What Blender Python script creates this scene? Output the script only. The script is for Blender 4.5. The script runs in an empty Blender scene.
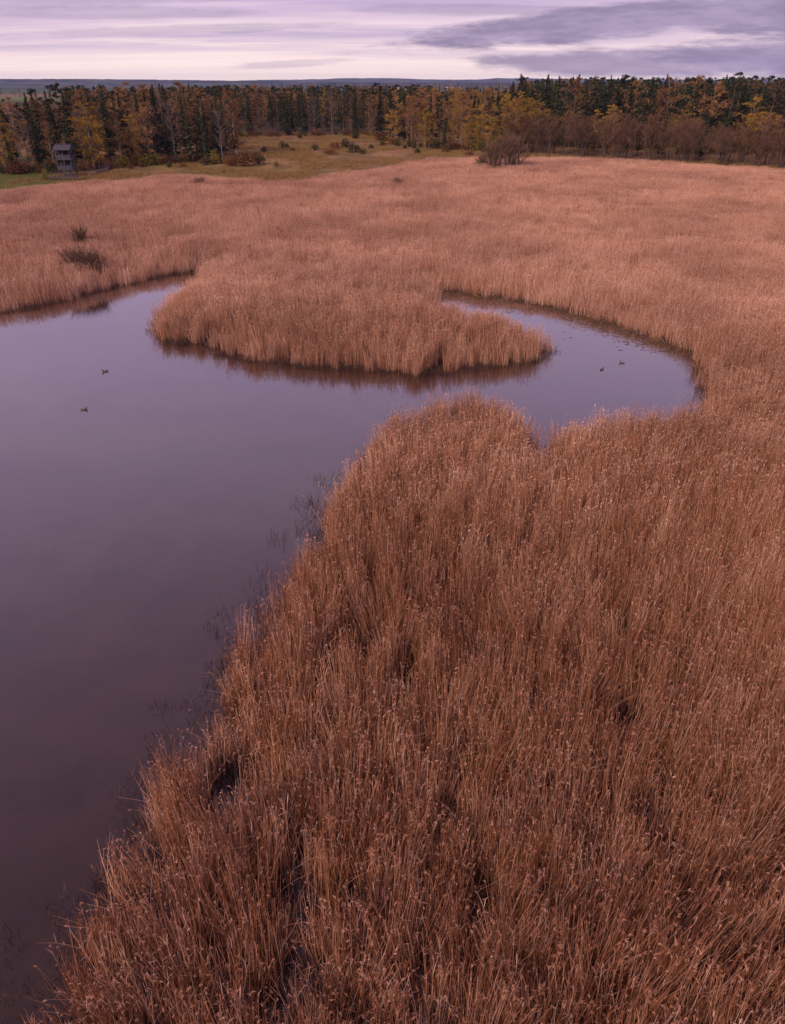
import bpy, math, random
import numpy as np
from mathutils import Vector

random.seed(11)
rng = np.random.default_rng(11)
S = bpy.context.scene
COL = S.collection
R = math.radians

# ------------------------------------------------------------------ camera
W, H = 785, 1024
FPX = 730.0
CAM_Z = 20.0
PITCH = R(30.55)
cam_d = bpy.data.cameras.new('camera')
cam = bpy.data.objects.new('camera', cam_d)
COL.objects.link(cam)
cam.location = (0, 0, CAM_Z)
cam.rotation_euler = (R(90) - PITCH, 0, 0)
cam_d.sensor_fit = 'VERTICAL'
cam_d.sensor_height = 24.0
cam_d.lens = FPX / H * 24.0
cam_d.clip_start = 0.1
cam_d.clip_end = 40000
S.camera = cam

FW = np.array([0, math.cos(PITCH), -math.sin(PITCH)])
UP = np.array([0, math.sin(PITCH), math.cos(PITCH)])


def ray(px, py):
    d = FW * FPX + np.array([1.0, 0, 0]) * (px - W / 2) + UP * (H / 2 - py)
    return d / np.linalg.norm(d)


def gnd(px, py, z=0.0):
    """where the photograph's sight line meets the level z"""
    d = ray(px, py)
    t = (CAM_Z - z) / -d[2]
    return d[0] * t, d[1] * t


def azel(px, py):
    d = ray(px, py)
    return math.atan2(d[0], d[1]), math.asin(d[2])


# ------------------------------------------------------------------ node helpers
class NT:
    def __init__(self, nt):
        self.nt = nt
        nt.nodes.clear()

    def n(self, typ, ins=None, **kw):
        nd = self.nt.nodes.new(typ)
        for k, v in kw.items():
            setattr(nd, k, v)
        for k, v in (ins or {}).items():
            if isinstance(v, bpy.types.NodeSocket):
                self.nt.links.new(v, nd.inputs[k])
            elif isinstance(v, bpy.types.Node):
                self.nt.links.new(v.outputs[0], nd.inputs[k])
            else:
                nd.inputs[k].default_value = v
        return nd

    def math(self, op, a, b=0.0, c=0.0, clamp=False):
        nd = self.n('ShaderNodeMath', {0: a, 1: b, 2: c}, operation=op)
        nd.use_clamp = clamp
        return nd.outputs[0]

    def mixc(self, f, a, b, blend='MIX'):
        nd = self.n('ShaderNodeMix', {0: f, 6: a, 7: b}, data_type='RGBA', blend_type=blend)
        return nd.outputs[2]

    def ramp(self, f, stops, interp='LINEAR'):
        nd = self.n('ShaderNodeValToRGB', {0: f})
        cr = nd.color_ramp
        cr.interpolation = interp
        while len(cr.elements) < len(stops):
            cr.elements.new(0.5)
        for e, (p, c) in zip(cr.elements, stops):
            e.position = p
            e.color = c if len(c) == 4 else (*c, 1)
        return nd.outputs[0]

    def smooth(self, v, lo, hi, a=0.0, b=1.0):
        nd = self.n('ShaderNodeMapRange', {0: v, 1: lo, 2: hi, 3: a, 4: b}, interpolation_type='SMOOTHSTEP')
        return nd.outputs[0]


def rgb(r, g, b):
    """display value (0..255) to linear"""
    f = lambda c: ((c / 255 + 0.055) / 1.055) ** 2.4 if c / 255 > 0.04045 else c / 255 / 12.92
    return (f(r), f(g), f(b), 1.0)


def mul(c, k):
    return (c[0] * k, c[1] * k, c[2] * k, 1.0)


# ------------------------------------------------------------------ world: evening cloud deck over a clear sky
SUN_EL, SUN_AZ = R(30), R(-145)          # azimuth clockwise from +Y
world = bpy.data.worlds.new('World')
S.world = world
world.use_nodes = True
t = NT(world.node_tree)
sky = t.n('ShaderNodeTexSky', sky_type='NISHITA')
sky.sun_disc = False
sky.sun_elevation = SUN_EL
sky.sun_rotation = SUN_AZ
sky.air_density = 1.5
sky.dust_density = 2.0
tc = t.n('ShaderNodeTexCoord')
sep = t.n('ShaderNodeSeparateXYZ', {0: tc.outputs['Generated']})
sx, sy, sz = sep.outputs
zc = t.math('MAXIMUM', sz, 0.0)
den = t.math('ADD', zc, 0.055)
px_ = t.math('DIVIDE', sx, den)
py_ = t.math('DIVIDE', sy, den)
az = t.math('ARCTAN2', sx, sy)
el = t.math('ARCSINE', sz)
comb = t.n('ShaderNodeCombineXYZ', {0: t.math('MULTIPLY', px_, 0.20), 1: t.math('MULTIPLY', py_, 0.85), 2: 0.3})
nz1 = t.n('ShaderNodeTexNoise', {'Vector': comb.outputs[0], 'Scale': 0.75, 'Detail': 9.0, 'Roughness': 0.62, 'Distortion': 0.25})
comb2 = t.n('ShaderNodeCombineXYZ', {0: t.math('MULTIPLY', px_, 0.5), 1: t.math('MULTIPLY', py_, 1.5), 2: 4.3})
nz2 = t.n('ShaderNodeTexNoise', {'Vector': comb2.outputs[0], 'Scale': 1.0, 'Detail': 6.0, 'Roughness': 0.6})
K = 10.0          # the background runs at strength 0.1
base = t.ramp(nz1.outputs[0], [(0.30, mul(rgb(255, 232, 230), K)), (0.46, mul(rgb(238, 212, 223), K)),
                               (0.58, mul(rgb(214, 191, 213), K)), (0.75, mul(rgb(178, 160, 195), K))])
fine = t.smooth(nz2.outputs[0], 0.42, 0.68)
base = t.mixc(t.math('MULTIPLY', fine, 0.30), base, mul(rgb(178, 158, 196), K))
fine2 = t.smooth(nz2.outputs[0], 0.44, 0.30)
base = t.mixc(t.math('MULTIPLY', fine2, 0.55), base, mul(rgb(255, 236, 232), K))
# higher deck is a touch darker and more violet
base = t.mixc(t.smooth(el, 0.035, 0.10, 0.0, 0.75), base, mul(rgb(187, 160, 207), K))
# pale warm band just over the horizon
base = t.mixc(t.smooth(el, 0.046, -0.004, 0.0, 0.9), base, mul(rgb(255, 230, 219), 1.2 * K))
# two long dark cloud banks
edge = t.n('ShaderNodeTexNoise', {'Vector': t.n('ShaderNodeCombineXYZ', {0: t.math('MULTIPLY', az, 13.0), 1: t.math('MULTIPLY', el, 75.0), 2: 1.7}).outputs[0],
                                  'Scale': 1.0, 'Detail': 9.0, 'Roughness': 0.66})
en = t.math('SUBTRACT', edge.outputs[0], 0.5)


def bank(a0, e0, sa, se, slope, amt, lo=0.55):
    da = t.math('SUBTRACT', az, a0)
    q = t.math('SUBTRACT', t.math('SUBTRACT', el, e0), t.math('MULTIPLY', da, slope))
    r2 = t.math('ADD', t.math('POWER', t.math('ABSOLUTE', t.math('DIVIDE', da, sa)), 2.0),
                t.math('POWER', t.math('ABSOLUTE', t.math('DIVIDE', q, se)), 2.0))
    r2 = t.math('ADD', r2, t.math('MULTIPLY', en, 2.4))
    return t.math('MULTIPLY', t.smooth(r2, 1.35, lo), amt)


def bank_px(cx, cy, ex, ey, half, amt, lo=0.4):
    a0, e0 = azel(cx, cy)
    a1, e1 = azel(ex, ey)
    _, e2 = azel(cx, cy - half)
    return bank(a0, e0, abs(a1 - a0), e2 - e0, (e1 - e0) / (a1 - a0), amt, lo)


dark = t.mixc(t.smooth(edge.outputs[0], 0.35, 0.65), mul(rgb(142, 127, 160), K), mul(rgb(168, 150, 184), K))
for args in ((650, 18, 380, 45, 19, 1.0), (900, 10, 620, 20, 22, 1.0), (680, 63, 480, 63, 16, 0.85), (900, 56, 640, 58, 27, 0.9), (290, 64, 225, 68, 4, 0.32), (170, 30, -20, 34, 5, 0.4), (470, 10, 330, 8, 6, 0.4), (60, 12, -200, 8, 7, 0.4),
             (150, -6, -200, 5, 11, 0.35), (900, 130, 1500, 100, 30, 0.0)):
    if args[-1] > 0:
        base = t.mixc(bank_px(*args), base, dark)
col = t.mixc(0.95, sky.outputs[0], base)
bg = t.n('ShaderNodeBackground', {0: col, 1: 0.09})
t.n('ShaderNodeOutputWorld', {0: bg})

# ------------------------------------------------------------------ sun behind thin cloud, exposure
sd = bpy.data.lights.new('sun', 'SUN')
sd.energy = 2.7
sd.angle = R(12)
sd.color = (1.0, 0.80, 0.62)
sun = bpy.data.objects.new('sun', sd)
COL.objects.link(sun)
sdir = Vector((math.sin(SUN_AZ) * math.cos(SUN_EL), math.cos(SUN_AZ) * math.cos(SUN_EL), math.sin(SUN_EL)))
sun.rotation_euler = sdir.to_track_quat('Z', 'Y').to_euler()
sun.location = sdir * 100

S.view_settings.view_transform = 'Standard'
S.view_settings.look = 'None'
S.view_settings.exposure = 0.32
S.view_settings.gamma = 1.0
S.cycles.use_denoising = True
S.cycles.max_bounces = 6
S.cycles.diffuse_bounces = 2
S.cycles.transparent_max_bounces = 8
S.cycles.volume_bounces = 0

# ------------------------------------------------------------------ small numeric helpers


def hash2(ix, iy, seed):
    h = (ix.astype(np.int64) * 374761393 + iy.astype(np.int64) * 668265263 + seed * 1442695041) & 0x7fffffff
    h = ((h ^ (h >> 13)) * 1274126177) & 0x7fffffff
    return ((h ^ (h >> 16)) & 0xffff) / 65535.0


def vnoise(x, y, seed=0):
    x = np.asarray(x, float); y = np.asarray(y, float)
    ix, iy = np.floor(x), np.floor(y)
    fx, fy = x - ix, y - iy
    fx = fx * fx * (3 - 2 * fx); fy = fy * fy * (3 - 2 * fy)
    a, b = hash2(ix, iy, seed), hash2(ix + 1, iy, seed)
    c, d = hash2(ix, iy + 1, seed), hash2(ix + 1, iy + 1, seed)
    return (a * (1 - fx) + b * fx) * (1 - fy) + (c * (1 - fx) + d * fx) * fy


def fbm(x, y, seed=0, oct=3):
    s, a, n = 0, 1.0, 0
    for i in range(oct):
        s = s + a * vnoise(np.asarray(x) * 2 ** i, np.asarray(y) * 2 ** i, seed + i * 7)
        n += a
        a *= 0.5
    return s / n


def sdist(P, poly):
    """signed distance, positive inside"""
    x, y = P[:, 0], P[:, 1]
    best = np.full(len(P), 1e18)
    ins = np.zeros(len(P), bool)
    m = len(poly)
    for i in range(m):
        ax, ay = poly[i]; bx, by = poly[(i + 1) % m]
        dx, dy = bx - ax, by - ay
        tt = np.clip(((x - ax) * dx + (y - ay) * dy) / (dx * dx + dy * dy + 1e-12), 0, 1)
        best = np.minimum(best, (x - ax - tt * dx) ** 2 + (y - ay - tt * dy) ** 2)
        if ay != by:
            c = (ay > y) != (by > y)
            ins ^= c & (x < (bx - ax) * (y - ay) / (by - ay) + ax)
    d = np.sqrt(best)
    return np.where(ins, d, -d)


def sm(v, lo, hi):
    u = np.clip((v - lo) / (hi - lo), 0, 1)
    return u * u * (3 - 2 * u)


# ------------------------------------------------------------------ the shore line
far_left = [(0, 312), (25, 308), (50, 303), (72, 298), (98, 291), (122, 285), (150, 279), (178, 274), (200, 271)]
tongue_a = [(207, 274), (200, 288), (178, 308), (160, 324), (154, 334), (176, 342), (196, 344), (210, 340), (216, 351),
            (226, 354), (250, 361), (290, 364), (330, 367), (380, 371), (420, 374), (452, 372), (470, 366),
            (500, 365), (522, 362), (540, 359), (550, 352)]
tongue_b = [(551, 325), (524, 314), (500, 308), (470, 300), (436, 293)]
far_right = [(428, 287), (450, 290), (470, 293), (510, 298), (550, 307), (590, 317), (630, 329), (665, 340), (690, 350), (708, 367), (715, 384)]
near_a = [(719, 388), (704, 395), (676, 404), (640, 409), (600, 409), (566, 411), (554, 419), (549, 436), (542, 422), (530, 406), (505, 393),
          (475, 383), (438, 386), (402, 398), (378, 414), (357, 442), (340, 470), (322, 502), (294, 544), (264, 582)]
near_b = [(240, 616), (218, 656), (198, 696), (176, 738), (134, 785), (98, 846), (58, 912), (28, 966), (-14, 1024)]
LAKE = [(-95, 15), (-72, 42)]
LAKE += [gnd(*p) for p in far_left] + [gnd(*p) for p in tongue_a] + [gnd(*p, 2.3) for p in tongue_b]
LAKE += [gnd(*p) for p in far_right] + [gnd(*p, 2.6) for p in near_a] + [gnd(*p, 2.3) for p in near_b]
LAKE += [(-10.6, 4), (-11.5, -4), (-14, -40), (-60, -60), (-120, -30)]
LAKE = np.array(LAKE)


def lake_sd(x, y):
    P = np.stack([np.ravel(x), np.ravel(y)], 1)
    s = sdist(P, LAKE)
    s = s + (fbm(P[:, 0] * 0.55, P[:, 1] * 0.55, 5, 3) - 0.5) * 1.9 + (vnoise(P[:, 0] * 1.1, P[:, 1] * 1.1, 15) - 0.5) * 0.7
    return s.reshape(np.shape(x))


# far margin of the reeds (photo line of the reed tops -> distance for each bearing)
edge_px = [(-160, 190), (0, 184), (50, 179), (100, 176), (150, 173.5), (200, 170.5), (250, 174), (275, 176), (300, 174.5), (340, 171.5), (370, 165),
           (400, 161), (440, 155), (480, 154), (520, 152.5), (560, 153), (620, 156), (700, 160.5), (785, 165.5), (960, 174.5)]
_e = np.array([gnd(p[0], p[1], 2.4) for p in edge_px])
EDGE_B, EDGE_D = np.arctan2(_e[:, 0], _e[:, 1]), np.hypot(_e[:, 0], _e[:, 1])


def reed_edge(x, y):
    """metres short of the far margin (positive = in the marsh)"""
    b = np.arctan2(x, np.maximum(y, 1))
    return np.interp(b, EDGE_B, EDGE_D) - np.hypot(x, y)


def height(x, y):
    x = np.asarray(x, float); y = np.asarray(y, float)
    s = lake_sd(x, y)
    e = reed_edge(x, y)
    marsh = -0.05 + 0.16 * (fbm(x * 0.35, y * 0.35, 3, 3) - 0.45)
    marsh = marsh + 0.05 * sm(-s, 2, 12)
    lake = -np.clip(0.10 + 0.16 * s, 0.0, 1.1)
    z = np.where(s > -0.6, marsh + (lake - marsh) * sm(s, -0.6, 1.0), marsh)
    land = 0.35 + 0.012 * np.clip(-e, 0, 60) + 0.5 * (fbm(x * 0.03, y * 0.03, 9, 2) - 0.5)
    z = z + (land - z) * sm(-e, -4, 8)
    dist = np.hypot(x, y)
    z = z - 0.0 * dist
    return z


def hz(x, y):
    return float(height(np.array([x]), np.array([y]))[0])


# ------------------------------------------------------------------ object helpers


def tag(o, label, cat, group=None, kind=None):
    o['label'] = label
    o['category'] = cat
    if group:
        o['group'] = group
    if kind:
        o['kind'] = kind
    return o


def mesh_obj(name, me, mat=None, parent=None, link=True):
    o = bpy.data.objects.new(name, me)
    if mat and not me.materials:
        me.materials.append(mat)
    if link:
        COL.objects.link(o)
    if parent:
        o.parent = parent
    return o


def empty(name, loc, rz=0.0, s=1.0):
    o = bpy.data.objects.new(name, None)
    COL.objects.link(o)
    o.location = loc
    o.rotation_euler = (0, 0, rz)
    o.scale = (s, s, s)
    o.empty_display_size = 0.3
    return o


class MB:
    """collects faces with one tint number per vertex"""

    def __init__(self):
        self.v, self.f, self.t = [], [], []

    def quad(self, a, b, c, d, tint=0.5):
        i = len(self.v)
        self.v += [tuple(a), tuple(b), tuple(c), tuple(d)]
        self.t += [tint] * 4
        self.f.append((i, i + 1, i + 2, i + 3))

    def tri(self, a, b, c, tint=0.5):
        i = len(self.v)
        self.v += [tuple(a), tuple(b), tuple(c)]
        self.t += [tint] * 3
        self.f.append((i, i + 1, i + 2))

    def tube(self, pts, rads, n=3, tint=0.5, cap=False):
        pts = [np.asarray(p, float) for p in pts]
        i0 = len(self.v)
        for k, p in enumerate(pts):
            d = pts[min(k + 1, len(pts) - 1)] - pts[max(k - 1, 0)]
            d = d / (np.linalg.norm(d) + 1e-9)
            a = np.array([1.0, 0, 0]) if abs(d[0]) < 0.8 else np.array([0, 1.0, 0])
            u = np.cross(d, a); u /= np.linalg.norm(u)
            w = np.cross(d, u)
            for j in range(n):
                th = 2 * math.pi * j / n
                self.v.append(tuple(p + (u * math.cos(th) + w * math.sin(th)) * rads[k]))
                self.t.append(tint)
        for k in range(len(pts) - 1):
            for j in range(n):
                a = i0 + k * n + j; b = i0 + k * n + (j + 1) % n
                self.f.append((a, b, b + n, a + n))
        if cap:
            self.f.append(tuple(i0 + j for j in range(n))[::-1])
            self.f.append(tuple(i0 + (len(pts) - 1) * n + j for j in range(n)))

    def ribbon(self, pts, wids, side, tint=0.5):
        i0 = len(self.v)
        side = np.asarray(side, float)
        for p, w in zip(pts, wids):
            p = np.asarray(p, float)
            self.v += [tuple(p - side * w / 2), tuple(p + side * w / 2)]
            self.t += [tint, tint]
        for k in range(len(pts) - 1):
            a = i0 + 2 * k
            self.f.append((a, a + 1, a + 3, a + 2))

    def box(self, c, s, rz=0.0, tint=0.5):
        cx, cy, cz = c
        i = len(self.v)
        ca, sa = math.cos(rz), math.sin(rz)
        for dz in (-.5, .5):
            for dx, dy in ((-.5, -.5), (.5, -.5), (.5, .5), (-.5, .5)):
                x, y = dx * s[0], dy * s[1]
                self.v.append((cx + x * ca - y * sa, cy + x * sa + y * ca, cz + dz * s[2]))
                self.t.append(tint)
        for q in ((3, 2, 1, 0), (4, 5, 6, 7), (0, 1, 5, 4), (1, 2, 6, 5), (2, 3, 7, 6), (3, 0, 4, 7)):
            self.f.append(tuple(i + k for k in q))

    def beam(self, a, b, w, h, tint=0.5):
        a = np.asarray(a, float); b = np.asarray(b, float)
        d = (b - a) / np.linalg.norm(b - a)
        up = np.array([0, 0, 1.0]) if abs(d[2]) < 0.95 else np.array([0, 1.0, 0])
        s = np.cross(d, up); s /= np.linalg.norm(s)
        u = np.cross(s, d)
        i = len(self.v)
        for p in (a, b):
            for q, r in ((-1, -1), (1, -1), (1, 1), (-1, 1)):
                self.v.append(tuple(p + s * q * w / 2 + u * r * h / 2))
                self.t.append(tint)
        for q in ((3, 2, 1, 0), (4, 5, 6, 7), (0, 1, 5, 4), (1, 2, 6, 5), (2, 3, 7, 6), (3, 0, 4, 7)):
            self.f.append(tuple(i + k for k in q))

    def mesh(self, name, mat, smooth=False):
        me = bpy.data.meshes.new(name)
        me.from_pydata(self.v, [], self.f)
        at = me.attributes.new('tint', 'FLOAT', 'POINT')
        at.data.foreach_set('value', np.array(self.t, dtype=np.float32))
        me.materials.append(mat)
        if smooth:
            me.polygons.foreach_set('use_smooth', [True] * len(me.polygons))
        me.update()
        return me


# ------------------------------------------------------------------ materials


def new_mat(name):
    m = bpy.data.materials.new(name)
    m.use_nodes = True
    return m, NT(m.node_tree)


def plant_mat(name, stops, var=0.25, trans=0.25, patch=None, patch_scale=0.05, rough=0.8):
    """colour from the per-blade tint, shifted a little per plant and per patch of the place"""
    m, t = new_mat(name)
    at = t.n('ShaderNodeAttribute', attribute_name='tint')
    oi = t.n('ShaderNodeObjectInfo')
    f = t.math('ADD', at.outputs['Fac'], t.math('MULTIPLY', t.math('SUBTRACT', oi.outputs['Random'], 0.5), var))
    c = t.ramp(f, stops)
    if patch:
        geo = t.n('ShaderNodeNewGeometry')
        nz = t.n('ShaderNodeTexNoise', {'Vector': geo.outputs['Position'], 'Scale': patch_scale, 'Detail': 3.0, 'Roughness': 0.6})
        c = t.mixc(t.smooth(nz.outputs[0], 0.38, 0.66), c, patch, 'MULTIPLY')
    d = t.n('ShaderNodeBsdfDiffuse', {0: c, 1: rough})
    tr = t.n('ShaderNodeBsdfTranslucent', {0: c})
    mx = t.n('ShaderNodeMixShader', {0: trans, 1: d.outputs[0], 2: tr.outputs[0]})
    t.n('ShaderNodeOutputMaterial', {0: mx})
    return m


M = {}
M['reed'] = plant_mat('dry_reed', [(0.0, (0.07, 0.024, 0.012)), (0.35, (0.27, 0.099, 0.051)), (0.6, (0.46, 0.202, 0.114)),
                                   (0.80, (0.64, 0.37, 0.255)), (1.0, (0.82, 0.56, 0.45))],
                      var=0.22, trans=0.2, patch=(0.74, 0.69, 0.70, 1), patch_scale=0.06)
M['dead'] = plant_mat('sodden_reed', [(0.0, (0.022, 0.015, 0.020)), (0.6, (0.075, 0.045, 0.048)), (1.0, (0.24, 0.14, 0.11))], trans=0.1)
M['spruce'] = plant_mat('spruce_needles', [(0.0, (0.014, 0.020, 0.016)), (0.5, (0.038, 0.044, 0.028)), (1.0, (0.095, 0.092, 0.042))], var=0.7, trans=0.12)
M['gold'] = plant_mat('russet_leaves', [(0.0, (0.10, 0.052, 0.028)), (0.5, (0.25, 0.128, 0.056)), (1.0, (0.44, 0.24, 0.10))], var=0.5, trans=0.3)
M['yellow'] = plant_mat('yellow_leaves', [(0.0, (0.13, 0.075, 0.016)), (0.5, (0.31, 0.18, 0.036)), (1.0, (0.50, 0.31, 0.065))], var=0.5, trans=0.3)
M['twig'] = plant_mat('bare_twigs', [(0.0, (0.045, 0.024, 0.018)), (0.5, (0.115, 0.062, 0.044)), (1.0, (0.21, 0.118, 0.076))], var=0.35, trans=0.0)
M['grey_twig'] = plant_mat('grey_twigs', [(0.0, (0.06, 0.042, 0.045)), (0.5, (0.14, 0.095, 0.095)), (1.0, (0.26, 0.18, 0.17))], var=0.35, trans=0.0)
M['juniper'] = plant_mat('juniper_needles', [(0.0, (0.022, 0.018, 0.012)), (0.5, (0.05, 0.045, 0.026)), (1.0, (0.11, 0.085, 0.035))], var=0.6, trans=0.1)
M['rust'] = plant_mat('rust_shrub', [(0.0, (0.06, 0.025, 0.016)), (0.5, (0.12, 0.050, 0.026)), (1.0, (0.22, 0.10, 0.042))], var=0.5, trans=0.2)
M['willow'] = plant_mat('willow_twigs', [(0.0, (0.06, 0.038, 0.028)), (0.5, (0.15, 0.09, 0.064)), (1.0, (0.25, 0.15, 0.105))], var=0.3, trans=0.1)
M['olive'] = plant_mat('olive_shrub', [(0.0, (0.09, 0.07, 0.015)), (0.5, (0.2, 0.16, 0.03)), (1.0, (0.34, 0.26, 0.05))], var=0.3, trans=0.3)
M['grass'] = plant_mat('meadow_grass', [(0.0, (0.15, 0.088, 0.038)), (0.4, (0.32, 0.20, 0.078)), (0.7, (0.25, 0.165, 0.062)), (1.0, (0.40, 0.23, 0.11))], var=0.3, trans=0.25)


def bark_mat(name, a, b, sc=3.0, zs=1.0):
    m, t = new_mat(name)
    tc = t.n('ShaderNodeTexCoord')
    mp = t.n('ShaderNodeMapping', {'Vector': tc.outputs['Object'], 'Scale': (1, 1, zs)})
    nz = t.n('ShaderNodeTexNoise', {'Vector': mp.outputs[0], 'Scale': sc, 'Detail': 4.0})
    c = t.ramp(nz.outputs[0], [(0.38, a), (0.62, b)])
    p = t.n('ShaderNodeBsdfPrincipled', {'Base Color': c, 'Roughness': 0.9})
    t.n('ShaderNodeOutputMaterial', {0: p})
    return m


M['bark'] = bark_mat('dark_bark', (0.035, 0.022, 0.018), (0.10, 0.06, 0.045))
M['birch'] = bark_mat('birch_bark', (0.07, 0.05, 0.045), (0.30, 0.23, 0.215), 2.0, 2.0)
M['pinebark'] = bark_mat('pine_bark', (0.07, 0.035, 0.022), (0.19, 0.085, 0.045), 2.0, 0.5)
M['wood'] = bark_mat('weathered_boards', (0.028, 0.024, 0.038), (0.068, 0.058, 0.088), 2.5, 3.0)
M['wood_dark'] = bark_mat('shaded_boards', (0.014, 0.010, 0.014), (0.035, 0.026, 0.032), 2.5, 3.0)  # board colour darkened to paint the shade inside the tower decks
M['shingle'] = bark_mat('shingle_roof', (0.026, 0.021, 0.034), (0.06, 0.05, 0.075), 4.0)

# ground: colour painted per vertex by what grows there, broken up by noise
mg, t = new_mat('marsh_ground')
ca = t.n('ShaderNodeAttribute', attribute_name='zone')
geo = t.n('ShaderNodeNewGeometry')
n1 = t.n('ShaderNodeTexNoise', {'Vector': geo.outputs['Position'], 'Scale': 1.3, 'Detail': 6.0, 'Roughness': 0.65})
n2 = t.n('ShaderNodeTexNoise', {'Vector': geo.outputs['Position'], 'Scale': 0.13, 'Detail': 4.0})
f = t.math('ADD', t.math('MULTIPLY', n1.outputs[0], 0.9), t.math('MULTIPLY', n2.outputs[0], 0.7))
c = t.mixc(1.0, ca.outputs['Color'], t.ramp(f, [(0.45, (0.45, 0.45, 0.45)), (0.80, (1, 1, 1)), (1.0, (1.55, 1.5, 1.4))]), 'MULTIPLY')
bp = t.n('ShaderNodeBump', {'Height': n1.outputs[0], 'Strength': 0.6, 'Distance': 0.08})
p = t.n('ShaderNodeBsdfPrincipled', {'Base Color': c, 'Roughness': 0.9, 'Specular IOR Level': 0.05, 'Normal': bp.outputs[0]})
t.n('ShaderNodeOutputMaterial', {0: p})
M['ground'] = mg

# water: clear brown-tinted surface over the bed, sky mirrored by its Fresnel
mw, t = new_mat('pond_water')
geo = t.n('ShaderNodeNewGeometry')
mp = t.n('ShaderNodeMapping', {'Vector': geo.outputs['Position'], 'Scale': (0.6, 1.5, 1.0)})
n1 = t.n('ShaderNodeTexNoise', {'Vector': mp.outputs[0], 'Scale': 1.4, 'Detail': 4.0, 'Roughness': 0.6})
n2 = t.n('ShaderNodeTexNoise', {'Vector': mp.outputs[0], 'Scale': 0.06, 'Detail': 3.0})
bp = t.n('ShaderNodeBump', {'Height': n1.outputs[0], 'Strength': t.smooth(n2.outputs[0], 0.35, 0.65, 0.12, 0.32), 'Distance': 0.02})
lw = t.n('ShaderNodeLayerWeight', {'Blend': 0.5, 'Normal': bp.outputs[0]})       # facing term, raised to a Schlick-like curve
fr = t.math('ADD', 0.02, t.math('MULTIPLY', 0.95, t.math('POWER', lw.outputs['Facing'], 2.6)))
gl = t.n('ShaderNodeBsdfGlossy', {'Color': (1, 1, 1, 1), 'Roughness': 0.025, 'Normal': bp.outputs[0]})
tr = t.n('ShaderNodeBsdfTransparent', {0: (0.55, 0.42, 0.38, 1)})
n3 = t.n('ShaderNodeTexNoise', {'Vector': geo.outputs['Position'], 'Scale': 0.35, 'Detail': 5.0, 'Roughness': 0.6})
silt = t.n('ShaderNodeBsdfDiffuse', {0: t.ramp(n3.outputs[0], [(0.35, (0.036, 0.018, 0.014)), (0.65, (0.060, 0.030, 0.021))])})
body = t.n('ShaderNodeMixShader', {0: 0.55, 1: tr.outputs[0], 2: silt.outputs[0]})
mx = t.n('ShaderNodeMixShader', {0: fr, 1: body.outputs[0], 2: gl.outputs[0]})
t.n('ShaderNodeOutputMaterial', {0: mx})
M['water'] = mw

# ------------------------------------------------------------------ ground sheet


def spaced(lo, hi, step, far, n):
    core = np.arange(lo, hi + 1e-6, step)
    g = np.geomspace(step * 1.3, far - hi, n) if far > hi else []
    return core, np.concatenate([[hi + v] for v in g]) if n else np.array([])


xc, xr = spaced(-62, 62, 0.8, 9000, 46)
xs = np.concatenate([-xr[::-1], xc, xr])
yc, yr = spaced(-30, 112, 0.7, 9200, 76)
ys = np.concatenate([[-400, -200, -120, -80, -55, -40], yc, yr])
GX, GY = np.meshgrid(xs, ys)
GZ = height(GX.ravel(), GY.ravel())
nx, ny = len(xs), len(ys)
verts = np.stack([GX.ravel(), GY.ravel(), GZ], 1)
ii = np.arange(nx * ny).reshape(ny, nx)
faces = np.stack([ii[:-1, :-1], ii[:-1, 1:], ii[1:, 1:], ii[1:, :-1]], -1).reshape(-1, 4)
me = bpy.data.meshes.new('ground')
me.from_pydata(verts.tolist(), [], faces.tolist())
X, Y = verts[:, 0], verts[:, 1]
s = lake_sd(X, Y); e = reed_edge(X, Y); D = np.hypot(X, Y)
colr = np.tile(np.array([0.038, 0.022, 0.020]), (len(X), 1))


def lay(mask, c):
    global colr
    mask = np.clip(mask, 0, 1)[:, None]
    colr = colr * (1 - mask) + np.array(c) * mask


lay(sm(s, 0.0, 2.5), (0.085, 0.052, 0.044))
lay(sm(s, 3, 9) * sm(fbm(X * 0.12, Y * 0.12, 21), 0.4, 0.65), (0.060, 0.038, 0.036))
# rusty algae in the shallows under the far bank of the small bay
fr_world = np.array([gnd(*p) for p in far_right])
dd = np.full(len(X), 1e9)
for a, b in zip(fr_world[:-2], fr_world[1:-1]):
    v = b - a
    tt = np.clip(((X - a[0]) * v[0] + (Y - a[1]) * v[1]) / (v @ v), 0, 1)
    dd = np.minimum(dd, np.hypot(X - a[0] - tt * v[0], Y - a[1] - tt * v[1]))
ALG = sm(dd + 1.6 * (fbm(X * 0.4, Y * 0.4, 31) - 0.5), 3.0, 1.4) * (s > -0.6)
# meadow beyond the reeds
mead = sm(-e, -2, 4)
lay(mead, (0.17, 0.098, 0.050))
bx = X / np.maximum(Y, 1)
lay(mead * sm(fbm(X * 0.045, Y * 0.045, 41), 0.42, 0.6) * sm(-bx, -0.16, -0.06), (0.15, 0.105, 0.036))
lay(mead * sm(fbm(X * 0.07, Y * 0.05, 47), 0.55, 0.7) * 0.8, (0.25, 0.135, 0.068))
bx = X / np.maximum(Y, 1)
lay(mead * sm(-bx, 0.36, 0.42) * (D < 260), (0.09, 0.090, 0.024))
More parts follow.
